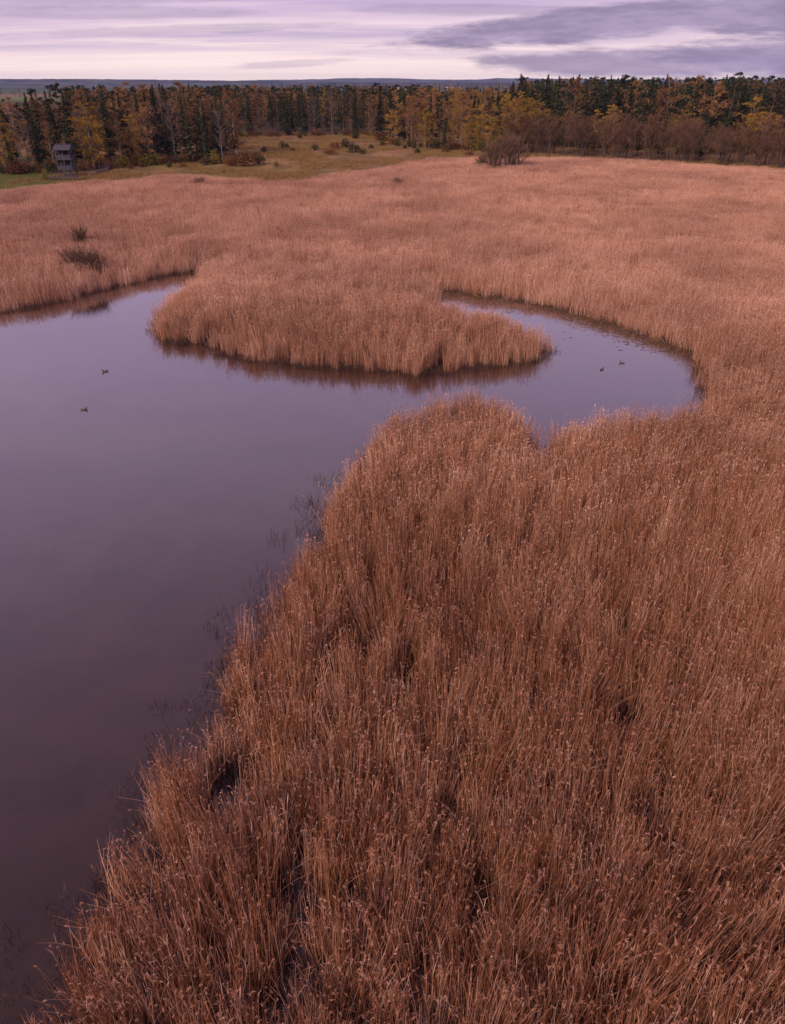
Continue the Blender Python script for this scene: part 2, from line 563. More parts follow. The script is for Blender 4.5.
# forest floor and far farmland in broad strips
lay(sm(D, 330, 380), (0.045, 0.035, 0.022))
strip = [(650, 950, (0.07, 0.06, 0.03)), (950, 1180, (0.11, 0.135, 0.045)), (1180, 1350, (0.17, 0.105, 0.075)), (1350, 2300, (0.055, 0.085, 0.050)),
         (2300, 2800, (0.035, 0.045, 0.040)), (2800, 4200, (0.07, 0.09, 0.06)), (4200, 30000, (0.04, 0.055, 0.05))]
warp = Y + 0.08 * X
for a, b, cc in strip:
    lay(((warp >= a) & (warp < b)) * 1.0, cc)
verts[:, 2] = GZ
me.vertices.foreach_set('co', verts.astype(np.float32).ravel())
at = me.attributes.new('zone', 'FLOAT_COLOR', 'POINT')
at.data.foreach_set('color', np.concatenate([colr, np.ones((len(X), 1))], 1).astype(np.float32).ravel())
me.polygons.foreach_set('use_smooth', [True] * len(me.polygons))
me.update()
g = mesh_obj('ground', me, M['ground'])
tag(g, 'marsh floor, meadow and far farmland under the whole view', 'ground', kind='structure')

mb = MB()
mb.quad((-260, -110, 0), (260, -110, 0), (260, 235, 0), (-260, 235, 0))
wo = mesh_obj('water', mb.mesh('water', M['water']))
tag(wo, 'still lavender pond water curving between the reed beds', 'water', kind='structure')

# distant ridges
mh, t = new_mat('hazed_woodland')
geo = t.n('ShaderNodeNewGeometry')
nz = t.n('ShaderNodeTexNoise', {'Vector': geo.outputs['Position'], 'Scale': 0.006, 'Detail': 5.0})
c = t.ramp(nz.outputs[0], [(0.4, (0.034, 0.045, 0.060)), (0.6, (0.085, 0.095, 0.100))])  # woodland colour paled and blued, distance haze painted in
p = t.n('ShaderNodeBsdfDiffuse', {0: c})
t.n('ShaderNodeOutputMaterial', {0: p})
M['hill'] = mh


def ridge(name, label, y0, depth, prof, seed):
    xs_ = np.linspace(-9000, 9000, 420)
    rows = []
    top = np.interp(xs_, [q[0] for q in prof], [q[1] for q in prof]) + 7 * (fbm(xs_ * 0.004, xs_ * 0, seed, 4) - 0.5) \
        + 3 * (vnoise(xs_ * 0.03, xs_ * 0, seed + 3) - 0.5)
    for k, hh in enumerate((-2, 0.45, 0.85, 1.0, 0.8, -2)):
        z = np.where(hh < 0, -2.0, np.maximum(top * hh, 1.0))
        rows.append(np.stack([xs_, np.full_like(xs_, y0 + depth * k / 5), z], 1))
    v = np.concatenate(rows)
    n = len(xs_)
    f = []
    for k in range(5):
        for i in range(n - 1):
            a = k * n + i
            f.append((a, a + 1, a + 1 + n, a + n))
    me = bpy.data.meshes.new(name)
    me.from_pydata(v.tolist(), [], f)
    me.update()
    o = mesh_obj(name, me, M['hill'])
    tag(o, label, 'hills', kind='structure')


ridge('wooded_ridge', 'dark blue wooded ridge along the horizon', 3600, 900,
      [(-9000, 26), (-2600, 30), (-1500, 27), (-600, 21), (0, 15), (700, 17), (1500, 22), (9000, 28)], 61)
ridge('hills', 'pale blue hills on the horizon beyond the ridge', 7200, 1500,
      [(-9000, 40), (-3000, 38), (-1500, 26), (-700, 36), (-450, 46), (-50, 44), (300, 34), (800, 33), (1000, 44), (1500, 42), (2700, 34), (9000, 40)], 71)

# ------------------------------------------------------------------ reeds


def reed_clump(seed, stems, rad, hmean, width, lod, bent=0.12, heads=0.75, tint0=0.0, mat='reed'):
    r = random.Random(seed)
    mb = MB()
    up = np.array([0, 0, 1.0])
    wind = np.array([0.06, 0.03])
    for i in range(stems):
        q = rad * math.sqrt(r.random()); th = r.uniform(0, 2 * math.pi)
        b = np.array([q * math.cos(th), q * math.sin(th), -0.45])
        h = hmean * (1.12 - 0.55 * r.random() ** 1.6)
        la = r.uniform(0, 2 * math.pi)
        lm = abs(r.gauss(0, 0.07)) + 0.01
        curve = abs(r.gauss(0, 0.10))
        if r.random() < bent:
            lm += r.uniform(0.1, 0.4); curve += r.uniform(0.2, 0.6); h *= r.uniform(0.7, 1.0)
        d = np.array([math.cos(la), math.sin(la)])
        tint = min(0.85, max(0.05, r.gauss(0.52, 0.22))) + tint0
        pts = []
        flat = lod == 1
        nseg = 3 if flat else 4
        for k in range(nseg + 1):
            u = k / nseg
            off = d * (lm * u + curve * u * u) * h * 0.55 + wind * u * u * h
            zz = h * (u - 0.16 * curve * u * u - 0.25 * (lm * u) ** 2 * u)
            pts.append(b + np.array([off[0], off[1], zz * 1.0]) + np.array([0, 0, 0.0]))
        rr = width * r.uniform(0.7, 1.2)
        if flat:
            sa = r.uniform(0, math.pi)
            mb.ribbon(pts, [2 * rr, 1.9 * rr, 1.5 * rr, 0.9 * rr], (math.cos(sa), math.sin(sa), 0), tint)
        else:
            mb.tube(pts, [rr, rr * 0.95, rr * 0.85, rr * 0.7, rr * 0.4], 3, tint)
        # dry leaves, most held close to the stem
        for _ in range(r.choice((0, 1, 1, 2)) if not flat else r.choice((0, 0, 1))):
            u = r.uniform(0.3, 0.9)
            k = min(int(u * nseg), nseg - 1)
            p0 = pts[k] + (pts[k + 1] - pts[k]) * (u * nseg - k)
            a2 = r.uniform(0, 2 * math.pi)
            dv = np.array([math.cos(a2), math.sin(a2), 0])
            L = r.uniform(0.25, 0.55)
            p1 = p0 + dv * L * 0.15 + up * L * r.uniform(0.4, 0.6)
            p2 = p0 + dv * L * r.uniform(0.25, 0.6) + up * L * r.uniform(0.3, 0.95)
            w = rr * r.uniform(1.3, 2.0)
            sv = np.array([-dv[1], dv[0], 0.0])
            mb.ribbon([p0, p1, p2], [w, w, w * 0.2], sv, min(0.9, max(0.05, tint + r.uniform(-0.12, 0.15))))
        # small nodding seed plume
        if r.random() < heads:
            tip = pts[-1]
            a2 = math.atan2(wind[1], wind[0]) + r.gauss(0, 1.1)
            dv = np.array([math.cos(a2), math.sin(a2), 0])
            ht = min(1.0, max(0.45, r.gauss((0.70, 0.84, 0.77)[lod], 0.07)))
            L = r.uniform(0.09, 0.17) * (1.0, 1.5, 1.25)[lod]
            for j in range(2 if flat else 5):
                st = tip - up * L * r.uniform(0.1, 0.35)
                m1 = st + dv * L * r.uniform(0.05, 0.2) + up * L * r.uniform(0.35, 0.5) + np.array([r.gauss(0, .012), r.gauss(0, .012), 0])
                m2 = m1 + dv * L * r.uniform(0.25, 0.5) + up * L * r.uniform(-0.1, 0.25) + np.array([r.gauss(0, .02), r.gauss(0, .02), 0])
                w = r.uniform(0.011, 0.020) * (1.0, 2.2, 1.4)[lod]
                th = r.uniform(0, math.pi)
                mb.ribbon([st, m1, m2], [w * 0.4, w, w * 0.3], (math.cos(th), math.sin(th), 0.2), min(1.0, max(0.4, ht + r.uniform(-0.12, 0.12))))
    return mb.mesh('reeds', M[mat])


def proto_collection(name, meshes):
    c = bpy.data.collections.new(name)      # kept out of the scene; only drawn where the beds place it
    for i, me in enumerate(meshes):
        o = bpy.data.objects.new('%s_%02d' % (name, i), me)
        c.objects.link(o)
    return c


NEAR = [reed_clump(100 + i, 54, 0.40, (2.9, 2.7, 3.05, 2.5)[i % 4], 0.0075, 0,
                   bent=(0.10, 0.16, 0.08, 0.42)[i % 4], heads=(0.30, 0.20, 0.34, 0.16)[i % 4]) for i in range(12)]
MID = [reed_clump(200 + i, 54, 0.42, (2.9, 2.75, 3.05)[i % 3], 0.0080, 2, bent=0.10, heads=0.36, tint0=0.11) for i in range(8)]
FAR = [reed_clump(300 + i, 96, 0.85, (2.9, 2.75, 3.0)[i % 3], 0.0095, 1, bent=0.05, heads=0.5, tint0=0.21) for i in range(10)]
reed_c = proto_collection('reed', NEAR + MID + FAR)
sodden_c = proto_collection('reed_sodden', [reed_clump(500 + i, 26, 0.5, 1.3, 0.009, 0, bent=0.5, heads=0.1, mat='dead') for i in range(5)])


def scatter_tree(name, coll):
    ng = bpy.data.node_groups.new(name, 'GeometryNodeTree')
    ng.interface.new_socket('Geometry', in_out='INPUT', socket_type='NodeSocketGeometry')
    ng.interface.new_socket('Geometry', in_out='OUTPUT', socket_type='NodeSocketGeometry')
    N, L = ng.nodes, ng.links
    gi, go = N.new('NodeGroupInput'), N.new('NodeGroupOutput')
    ci = N.new('GeometryNodeCollectionInfo')
    ci.inputs['Collection'].default_value = coll
    ci.inputs['Separate Children'].default_value = True
    ci.inputs['Reset Children'].default_value = True
    iop = N.new('GeometryNodeInstanceOnPoints')
    iop.inputs['Pick Instance'].default_value = True

    def attr(nm, typ):
        a = N.new('GeometryNodeInputNamedAttribute')
        a.data_type = typ
        a.inputs['Name'].default_value = nm
        return a.outputs[0]
    L.new(gi.outputs[0], iop.inputs['Points'])
    L.new(ci.outputs[0], iop.inputs['Instance'])
    L.new(attr('idx', 'INT'), iop.inputs['Instance Index'])
    L.new(attr('rot', 'FLOAT_VECTOR'), iop.inputs['Rotation'])
    L.new(attr('scl', 'FLOAT_VECTOR'), iop.inputs['Scale'])
    L.new(iop.outputs[0], go.inputs[0])
    return ng


def scatter(name, P, rot, scl, idx, coll, label, cat):
    me = bpy.data.meshes.new(name)
    me.from_pydata(P.tolist(), [], [])
    for nm, typ, key, arr in (('rot', 'FLOAT_VECTOR', 'vector', rot), ('scl', 'FLOAT_VECTOR', 'vector', scl)):
        a = me.attributes.new(nm, typ, 'POINT')
        a.data.foreach_set(key, arr.astype(np.float32).ravel())
    a = me.attributes.new('idx', 'INT', 'POINT')
    a.data.foreach_set('value', idx.astype(np.int32))
    o = mesh_obj(name, me)
    md = o.modifiers.new('scatter', 'NODES')
    md.node_group = scatter_tree(name + '_scatter', coll)
    tag(o, label, cat, kind='stuff')
    return o


def jitter_grid(x0, x1, y0, y1, step):
    gx, gy = np.meshgrid(np.arange(x0, x1, step), np.arange(y0, y1, step))
    gx = gx.ravel() + rng.uniform(-.5, .5, gx.size) * step
    gy = gy.ravel() + rng.uniform(-.5, .5, gy.size) * step
    return gx, gy


def reed_points(x, y, nproto, hvar=0.16, tall=1.0, rim=0.8, rimw=2.5):
    n = len(x)
    z = np.maximum(height(x, y), -0.25)
    hn = fbm(x * 0.22, y * 0.22, 77, 3)
    sc = tall * (1 + (hn - 0.5) * 2 * hvar + rng.uniform(-.08, .08, n))
    sl = lake_sd(x, y)
    sc = sc * (rim + (1 - rim) * sm(-sl, -0.2, rimw))            # reeds stand lower along the open water
    sc = sc * np.where(sl > -1.3, rng.uniform(0.72, 1.1, n), 1.0)
    rot = np.stack([rng.normal(0, 0.05, n) + (fbm(x * 0.3, y * 0.3, 90, 2) - 0.5) * 0.28,
                    rng.normal(0, 0.05, n) + (fbm(x * 0.3, y * 0.3, 91, 2) - 0.5) * 0.28, rng.uniform(0, 6.283, n)], 1)
    scl = np.stack([np.ones(n), np.ones(n), sc], 1)
    return np.stack([x, y, z], 1), rot, scl, rng.integers(0, nproto, n)


# openings trampled or drowned in the foreground bed: (px, py, radius m, stretch along view)
GAPS = [(680, 668, 0.55, 2.4), (636, 712, 0.7, 1.6), (372, 648, 0.5, 1.6), (292, 925, 0.36, 3.0), (240, 775, 0.6, 1.8), (265, 868, 0.3, 2.2), (556, 466, 0.7, 3.0), (548, 446, 0.9, 2.0),
        (330, 700, 0.35, 1.6), (205, 725, 0.5, 2.0), (118, 845, 0.35, 1.6), (440, 590, 0.35, 1.8), (745, 372, 0.6, 3.4), (480, 905, 0.35, 1.6), (560, 800, 0.3, 2.0), (420, 960, 0.4, 1.5)]


def gap_field(x, y):
    gsum = np.zeros_like(x)
    for gx, gy, gr, gs in GAPS:
        cx, cy = gnd(gx, gy, 1.3)
        gsum = np.maximum(gsum, np.exp(-(((x - cx) / gr) ** 2 + ((y - cy) / (gr * gs)) ** 2)))
    return gsum


# foreground bed
x, y = jitter_grid(-16, 62, 1.5, 62, 0.50)
s = lake_sd(x, y); e = reed_edge(x, y)
foreground = (s < 0.1) & (x > -16) & (y < 62)
dens = 0.62 + 0.75 * (fbm(x * 0.42, y * 0.42, 55, 3) - 0.35) + 0.25 * sm(y, 22, 45)
dens = dens * (1 - 1.15 * gap_field(x, y))
dens = np.where(s > -1.0, dens * 0.85, dens)
keep = foreground & (rng.random(len(x)) < dens) & (np.abs(x) < 12 + 0.75 * y) & ~((x < -22) & (y > 50))
tongue_poly = np.array([gnd(*p) for p in tongue_a] + [gnd(*p, 2.3) for p in tongue_b])
in_t = sdist(np.stack([x, y], 1), tongue_poly) > -1.5
keep &= ~in_t
fx, fy = x[keep], y[keep]
P, rot, scl, idx = reed_points(fx, fy, 12, 0.26)
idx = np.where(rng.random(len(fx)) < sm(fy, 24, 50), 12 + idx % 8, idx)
scatter('reed_bed', P, rot, scl, idx, reed_c, 'russet reed bed with pale plumes filling the foreground right of the pond', 'reeds')

# reed peninsula
x, y = jitter_grid(-40, 25, 50, 102, 0.55)
in_t = sdist(np.stack([x, y], 1), tongue_poly)
s = lake_sd(x, y)
keep = (in_t > -1.0) & (s < 0.05) & (rng.random(len(x)) < 0.60 + 0.9 * (fbm(x * 0.4, y * 0.4, 56, 3) - 0.4))
P, rot, scl, idx = reed_points(x[keep], y[keep], 8, 0.22, 0.90, 0.72, 3.5)
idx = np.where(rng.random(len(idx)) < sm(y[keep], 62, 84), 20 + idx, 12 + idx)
scatter('reed_bed', P, rot, scl, idx, reed_c, 'reed peninsula curving into the pond with its reflection along the front', 'reeds')

# wide marsh behind
x, y = jitter_grid(-175, 175, 48, 225, 0.82)
s = lake_sd(x, y); e = reed_edge(x, y)
in_t = sdist(np.stack([x, y], 1), tongue_poly)
edge_n = (fbm(x * 0.08, y * 0.08, 66, 3) - 0.5) * 14
keep = (s < 0.1) & (e + edge_n > 0) & (in_t < -0.9) & (np.abs(x) < 14 + 0.72 * y) & ((y > 62) | (x < -22) | (x > 62))
keep &= rng.random(len(x)) < 0.72 + 0.8 * (fbm(x * 0.15, y * 0.15, 57, 3) - 0.4)
keep &= rng.random(len(x)) > 0.9 * gap_field(x, y)
P, rot, scl, idx = reed_points(x[keep], y[keep], 10, 0.22, 0.88, 0.60, 4.5)
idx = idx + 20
tall = 1.0 - 0.25 * sm(-(e[keep]), -20, 0)
scl[:, 2] *= tall
scatter('reed_bed', P, rot, scl, idx, reed_c, 'wide pink-brown reed marsh stretching behind the pond to the meadow', 'reeds')

# sodden stems out in the shallows of the near bank and around the shores
x, y = jitter_grid(-45, 40, 3, 95, 0.55)
s = lake_sd(x, y)
shore = (np.abs(s) < 0.55) & (y > 42)
prob = np.where(s > 0, np.exp(-s / np.where(y < 42, 0.95, 0.4)), 0.6 * (s > -0.8)) * sm(fbm(x * 0.35, y * 0.35, 59, 3), 0.20, 0.40)
nearbank = (y < 42)
keep = (rng.random(len(x)) < prob * np.where(nearbank, 1.0, 0.55)) & (s < 3)
keep |= shore & (rng.random(len(x)) < 0.85)
P, rot, scl, idx = reed_points(x[keep], y[keep], 5, 0.3)
scl[:, 2] *= np.where(y[keep] < 42, 0.95, 0.62)
scatter('drowned_reeds', P, rot, scl, idx, sodden_c, 'sparse dark drowned reed stems standing in the shallows along the bank', 'reeds')

# rusty algae and rotting litter floating along the far bank of the small bay
mal, t = new_mat('algae_mat')
at_ = t.n('ShaderNodeAttribute', attribute_name='tint')
c = t.ramp(at_.outputs['Fac'], [(0.0, (0.035, 0.022, 0.012)), (0.5, (0.11, 0.055, 0.018)), (1.0, (0.22, 0.11, 0.03))])
t.n('ShaderNodeOutputMaterial', {0: t.n('ShaderNodeBsdfPrincipled', {'Base Color': c, 'Roughness': 0.7})})
mb = MB()
ra = random.Random(5)
for (a, b) in zip(fr_world[:-3], fr_world[1:-2]):
    v = b - a
    L = np.linalg.norm(v)
    nrm = np.array([v[1], -v[0]]) / L
    for k in range(int(L * 150)):
        q = a + v * ra.random() + nrm * (ra.expovariate(1 / 1.1) - 0.4)
        if fbm(np.array([q[0] * .5]), np.array([q[1] * .5]), 33, 2)[0] < 0.36:
            continue
        n = ra.choice((5, 6, 7)); rr = ra.uniform(0.04, 0.15)
        i0 = len(mb.v)
        zq = 0.004 + 0.012 * ra.random()
        tn = ra.uniform(0, 1)
        for j in range(n):
            th = 6.283 * j / n
            mb.v.append((q[0] + math.cos(th) * rr * ra.uniform(.6, 1.7), q[1] + math.sin(th) * rr * ra.uniform(.5, 1.0), zq))
            mb.t.append(tn)
        mb.f.append(tuple(range(i0, i0 + n)))
o = mesh_obj('algae', mb.mesh('algae', mal))
tag(o, 'rusty floating algae along the far bank of the right bay', 'algae', kind='stuff')

# ------------------------------------------------------------------ trees: one trunk mesh and one crown mesh per model


def rv(r):
    while True:
        v = np.array([r.uniform(-1, 1), r.uniform(-1, 1), r.uniform(-1, 1)])
        q = np.linalg.norm(v)
        if 0.1 < q < 1:
            return v / q


def leaf(mb, p, s, r, tint, flat=0.0):
    n = rv(r)
    n[2] = n[2] * (1 - flat) + flat
    a = np.cross(n, rv(r)); a /= np.linalg.norm(a) + 1e-6
    b = np.cross(n, a); b /= np.linalg.norm(b) + 1e-6
    k = s * r.uniform(0.6, 1.3)
    mb.quad(p - a * k * .5, p + b * k * .38, p + a * k * .5, p - b * k * .38, tint)


def bent_trunk(mb, r, h, r0, n=5, wob=0.25, top=0.06, sides=6):
    pts, x, y = [], 0.0, 0.0
    for k in range(n + 1):
        pts.append((x, y, h * k / n - (0.4 if k == 0 else 0)))
        x += r.uniform(-wob, wob); y += r.uniform(-wob, wob)
    mb.tube(pts, [r0 * (1 - (k / n) * (1 - top / r0)) for k in range(n + 1)], sides, 0.4)
    return pts


def at_h(pts, z):
    for a, b in zip(pts[:-1], pts[1:]):
        if a[2] <= z <= b[2]:
            u = (z - a[2]) / (b[2] - a[2] + 1e-9)
            return np.array(a) + (np.array(b) - np.array(a)) * u
    return np.array(pts[-1])


def make_spruce(seed, h, rad):
    r = random.Random(seed)
    tb, cb = MB(), MB()
    bent_trunk(tb, r, h * 0.97, 0.20, wob=0.05, top=0.03)
    z = h * r.uniform(0.07, 0.16)
    while z < h * 0.985:
        u = z / h
        L0 = rad * (1 - u) ** 0.85 * (0.75 + 0.5 * min(1, u * 5))
        for j in range(r.choice((5, 6, 7))):
            L = L0 * r.uniform(0.55, 1.2) + 0.15
            a = r.uniform(0, 6.283)
            d = np.array([math.cos(a), math.sin(a), 0])
            sd_ = np.array([-d[1], d[0], 0])
            droop = r.uniform(0.15, 0.5)
            p0 = np.array([0, 0, z]); p1 = p0 + d * L * .55 + np.array([0, 0, -droop * L * .45]); p2 = p0 + d * L + np.array([0, 0, -droop * L * .55])
            tn = r.gauss(0.45, 0.18)
            cb.ribbon([p0, p1, p2], [0.25, 0.20 + L * 0.22, 0.1], sd_ + np.array([0, 0, r.uniform(-.4, .4)]), tn)
            for q in range(2 + int(L * 2.2)):
                w = r.uniform(0.25, 1.0)
                p = p0 + (p2 - p0) * w + sd_ * r.uniform(-.3, .3) * L * 0.6
                cb.tri(p + sd_ * r.uniform(.1, .25), p - sd_ * r.uniform(.1, .25), p + d * r.uniform(-.1, .2) - np.array([0, 0, r.uniform(.25, .6)]), tn + r.uniform(-.15, .25))
        z += r.uniform(0.32, 0.52)
    cb.tri((0.08, 0, h - .6), (-0.08, 0.03, h - .6), (0, 0, h + .3), 0.5)
    return tb, cb


def make_pine(seed, h, rad):
    r = random.Random(seed)
    tb, cb = MB(), MB()
    pts = bent_trunk(tb, r, h * 0.96, 0.20, wob=0.15)
    for k in range(30):
        u = r.uniform(0.38, 0.99)
        z = h * u
        L = rad * (1.15 - abs(u - 0.68) * 1.7) * r.uniform(0.35, 1.0)
        a = r.uniform(0, 6.283)
        b = at_h(pts, z)
        c = b + np.array([math.cos(a) * L, math.sin(a) * L, 0.25 * L])
        tb.tube([b, (b + c) / 2 + np.array([0, 0, -.1]), c], [0.07, .05, .02], 3, 0.4)
        sz = np.array([1, 1, 0.62]) * r.uniform(0.5, 0.9)
        tn = r.gauss(0.45, 0.16)
        for q in range(55):
            v = rv(r) * r.random() ** 0.4
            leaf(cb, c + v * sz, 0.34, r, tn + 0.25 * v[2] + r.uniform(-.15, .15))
    return tb, cb


def make_birch(seed, h, rad, n, lo=0.22, size=0.26, bare_top=0.0):
    r = random.Random(seed)
    tb, cb = MB(), MB()
    pts = bent_trunk(tb, r, h, 0.15, n=7, wob=0.22, top=0.02)
    tips = []
    for k in range(46):
        u = lo + (0.98 - lo) * r.random() ** 0.85
        b = at_h(pts, h * u)
        prof = math.sin(math.pi * min(1, max(0.05, (u - lo * 0.6) / (1.04 - lo * 0.6))) ** 0.75)
        L = rad * prof * r.uniform(0.45, 1.15) + 0.25
        a = r.uniform(0, 6.283)
        d = np.array([math.cos(a), math.sin(a), r.uniform(0.5, 1.1)])
        c = b + d * L * 0.85
        e2 = c + np.array([d[0], d[1], -0.5]) * L * 0.28
        tb.tube([b, (b + c) / 2, c], [0.05, 0.035, 0.012], 3, 0.4)
        tips.append((b, c, e2, L))
    for q in range(n):
        b, c, e2, L = r.choice(tips)
        w = r.random()
        p = b + (c - b) * (0.25 + 0.75 * w) if r.random() < 0.65 else c + (e2 - c) * w
        p = p + rv(r) * r.random() * (0.25 + 0.22 * L)
        if r.random() < bare_top * (p[2] / h):
            continue
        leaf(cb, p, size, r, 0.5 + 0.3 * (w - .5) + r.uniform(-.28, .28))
    return tb, cb


def make_bare(seed, h, rad, stems=1, width=0.045, dens=1.0):
    r = random.Random(seed)
    tb, cb = MB(), MB()
    for sidx in range(stems):
        hh = h * r.uniform(0.8, 1.0)
        ox, oy = (r.uniform(-.5, .5), r.uniform(-.5, .5)) if stems > 1 else (0, 0)
        lx, ly = (r.uniform(-.14, .14) * hh, r.uniform(-.14, .14) * hh) if stems > 1 else (0, 0)
        n = 5
        pts = [(ox + lx * (k / n) + r.uniform(-.12, .12), oy + ly * (k / n) + r.uniform(-.12, .12), hh * k / n - (0.4 if k == 0 else 0)) for k in range(n + 1)]
        tb.tube(pts, [0.14 * (1 - 0.85 * k / n) for k in range(n + 1)], 5, 0.4)
        for k in range(int(26 * dens)):
            u = 0.25 + 0.73 * r.random() ** 0.8
            b = at_h(pts, hh * u)
            L = rad * r.uniform(0.5, 1.1) * (1.15 - 0.75 * u)
            a = r.uniform(0, 6.283)
            d = np.array([math.cos(a), math.sin(a), r.uniform(0.6, 1.5)])
            c = b + d * L
            th = rv(r); th[2] *= .3
            cb.ribbon([b, (b + c) / 2 + rv(r) * .12, c], [width * 1.3, width, width * .5], th, r.gauss(.35, .12))
            for q in range(int(9 * dens)):
                w = r.uniform(0.2, 1.0)
                p = b + (c - b) * w
                dd2 = d * 0.7 + rv(r) * 0.8 + np.array([0, 0, .25])
                e2 = p + dd2 * r.uniform(0.35, 0.9) * (0.4 + 0.4 * L)
                th = rv(r)
                cb.ribbon([p, (p + e2) / 2 + rv(r) * .06, e2], [width, width * .85, width * .4], th, r.gauss(.5, .18))
    return tb, cb


def make_bush(seed, h, rad, n, size=0.22, point=0.0, stems=5):
    r = random.Random(seed)
    tb, cb = MB(), MB()
    lobes = [(np.array([r.uniform(-.45, .45) * rad, r.uniform(-.45, .45) * rad, 0]), r.uniform(0.55, 1.0), r.uniform(0.5, .8)) for _ in range(4)] + [(np.zeros(3), 1.0, 0.8)]
    for k in range(stems):
        a = r.uniform(0, 6.283)
        tb.tube([(0, 0, -.3), (math.cos(a) * rad * .3, math.sin(a) * rad * .3, h * .4), (math.cos(a) * rad * .55, math.sin(a) * rad * .55, h * .75)], [.05, .035, .012], 3, .4)
    for q in range(n):
        o, hs, rs = r.choice(lobes)
        v = rv(r) * r.random() ** 0.35
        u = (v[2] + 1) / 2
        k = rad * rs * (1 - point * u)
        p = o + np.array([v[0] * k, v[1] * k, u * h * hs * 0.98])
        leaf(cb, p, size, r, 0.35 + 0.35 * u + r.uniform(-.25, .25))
    return tb, cb


MODELS = {}


def model(kind, builder, seeds, args, tm, cm, parts=('trunk', 'crown')):
    MODELS[kind] = []
    for sd_ in seeds:
        tb, cb = builder(sd_, *args)
        MODELS[kind].append((tb.mesh(kind + '_' + parts[0], M[tm]), cb.mesh(kind + '_' + parts[1], M[cm]), parts))


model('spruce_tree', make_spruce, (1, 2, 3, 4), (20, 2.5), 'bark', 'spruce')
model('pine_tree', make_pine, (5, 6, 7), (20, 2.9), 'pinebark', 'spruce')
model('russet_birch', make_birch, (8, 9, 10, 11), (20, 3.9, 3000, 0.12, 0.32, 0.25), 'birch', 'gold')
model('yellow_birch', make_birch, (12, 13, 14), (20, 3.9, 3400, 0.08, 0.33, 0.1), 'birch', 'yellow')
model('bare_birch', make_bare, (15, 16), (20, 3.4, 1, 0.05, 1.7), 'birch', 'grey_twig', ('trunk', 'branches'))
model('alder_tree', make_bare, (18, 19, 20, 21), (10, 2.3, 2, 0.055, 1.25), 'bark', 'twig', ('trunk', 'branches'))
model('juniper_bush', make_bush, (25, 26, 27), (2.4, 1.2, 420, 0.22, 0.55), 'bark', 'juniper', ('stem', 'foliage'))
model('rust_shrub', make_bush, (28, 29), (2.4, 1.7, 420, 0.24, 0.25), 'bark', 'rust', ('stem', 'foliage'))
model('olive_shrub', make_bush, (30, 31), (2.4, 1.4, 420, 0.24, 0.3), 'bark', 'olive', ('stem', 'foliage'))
model('willow_bush', make_bare, (32, 33), (3.0, 1.25, 7, 0.03, 0.8), 'bark', 'willow', ('stem', 'branches'))


def plant(kind, x, y, sc, rz, cat, wide=1.0, variant=None):
    ms = MODELS[kind]
    a, b, parts = ms[variant % len(ms) if variant is not None else random.randrange(len(ms))]
    root = empty(kind, (x, y, hz(x, y) - 0.05), rz)
    root.scale = (sc * wide, sc * wide, sc)
    mesh_obj(parts[0], a, None, root)
    mesh_obj(parts[1], b, None, root)
    return root


def ordinal(n):
    w = ['', 'first', 'second', 'third', 'fourth', 'fifth', 'sixth', 'seventh', 'eighth', 'ninth', 'tenth', 'eleventh', 'twelfth']
    if n < len(w):
        return w[n]
    return '%d%s' % (n, 'th' if 10 <= n % 100 <= 20 else {1: 'st', 2: 'nd', 3: 'rd'}.get(n % 10, 'th'))


LOOK = {'spruce_tree': 'dark green spruce', 'pine_tree': 'dark bushy-topped pine', 'russet_birch': 'russet-leaved birch', 'yellow_birch': 'yellow-leaved birch',
        'bare_birch': 'bare grey birch', 'alder_tree': 'bare brown alder'}


def grove(spots, place, group):
    """spots: (x, y, kind, height, wide); labels count along the edge from the left, kind by kind"""
    by = {}
    for sp in spots:
        by.setdefault(sp[2], []).append(sp)
    for kind, lst in by.items():
        lst.sort(key=lambda q: q[0] / q[1])
        for i, (x, y, k, h, w) in enumerate(lst):
            o = plant(kind, x, y, h / (10.0 if kind == 'alder_tree' else 20.0), random.uniform(0, 6.28), 'tree', w * (1.3 if kind in ('russet_birch', 'yellow_birch') else 1.0))
            tag(o, '%s, %s from left %s' % (LOOK[kind], ordinal(i + 1), place), 'tree', group)


def pick(weights):
    ks = list(weights)
    return random.choices(ks, [weights[k] for k in ks])[0]


def grid_px(x0, x1, base, rows, dx_m, dy_m, jit=0.45):
    """rows of ground spots running back from a line drawn through photo points"""
    out = []
    bx = [b[0] for b in base]; by_ = [b[1] for b in base]
    for k in range(rows):
        px = x0
        while px < x1:
            gx, gy = gnd(px, np.interp(px, bx, by_), 0.4)
            d = math.hypot(gx, gy)
            f = (d + k * dy_m) / d
            x, y = gx * f + random.uniform(-jit, jit) * dx_m, gy * f + random.uniform(-jit, jit) * dy_m
            out.append((x, y, k))
            px += dx_m * 730 / (0.86 * d * f + 10)
    return out


def rnd(a, b):
    return random.uniform(a, b)


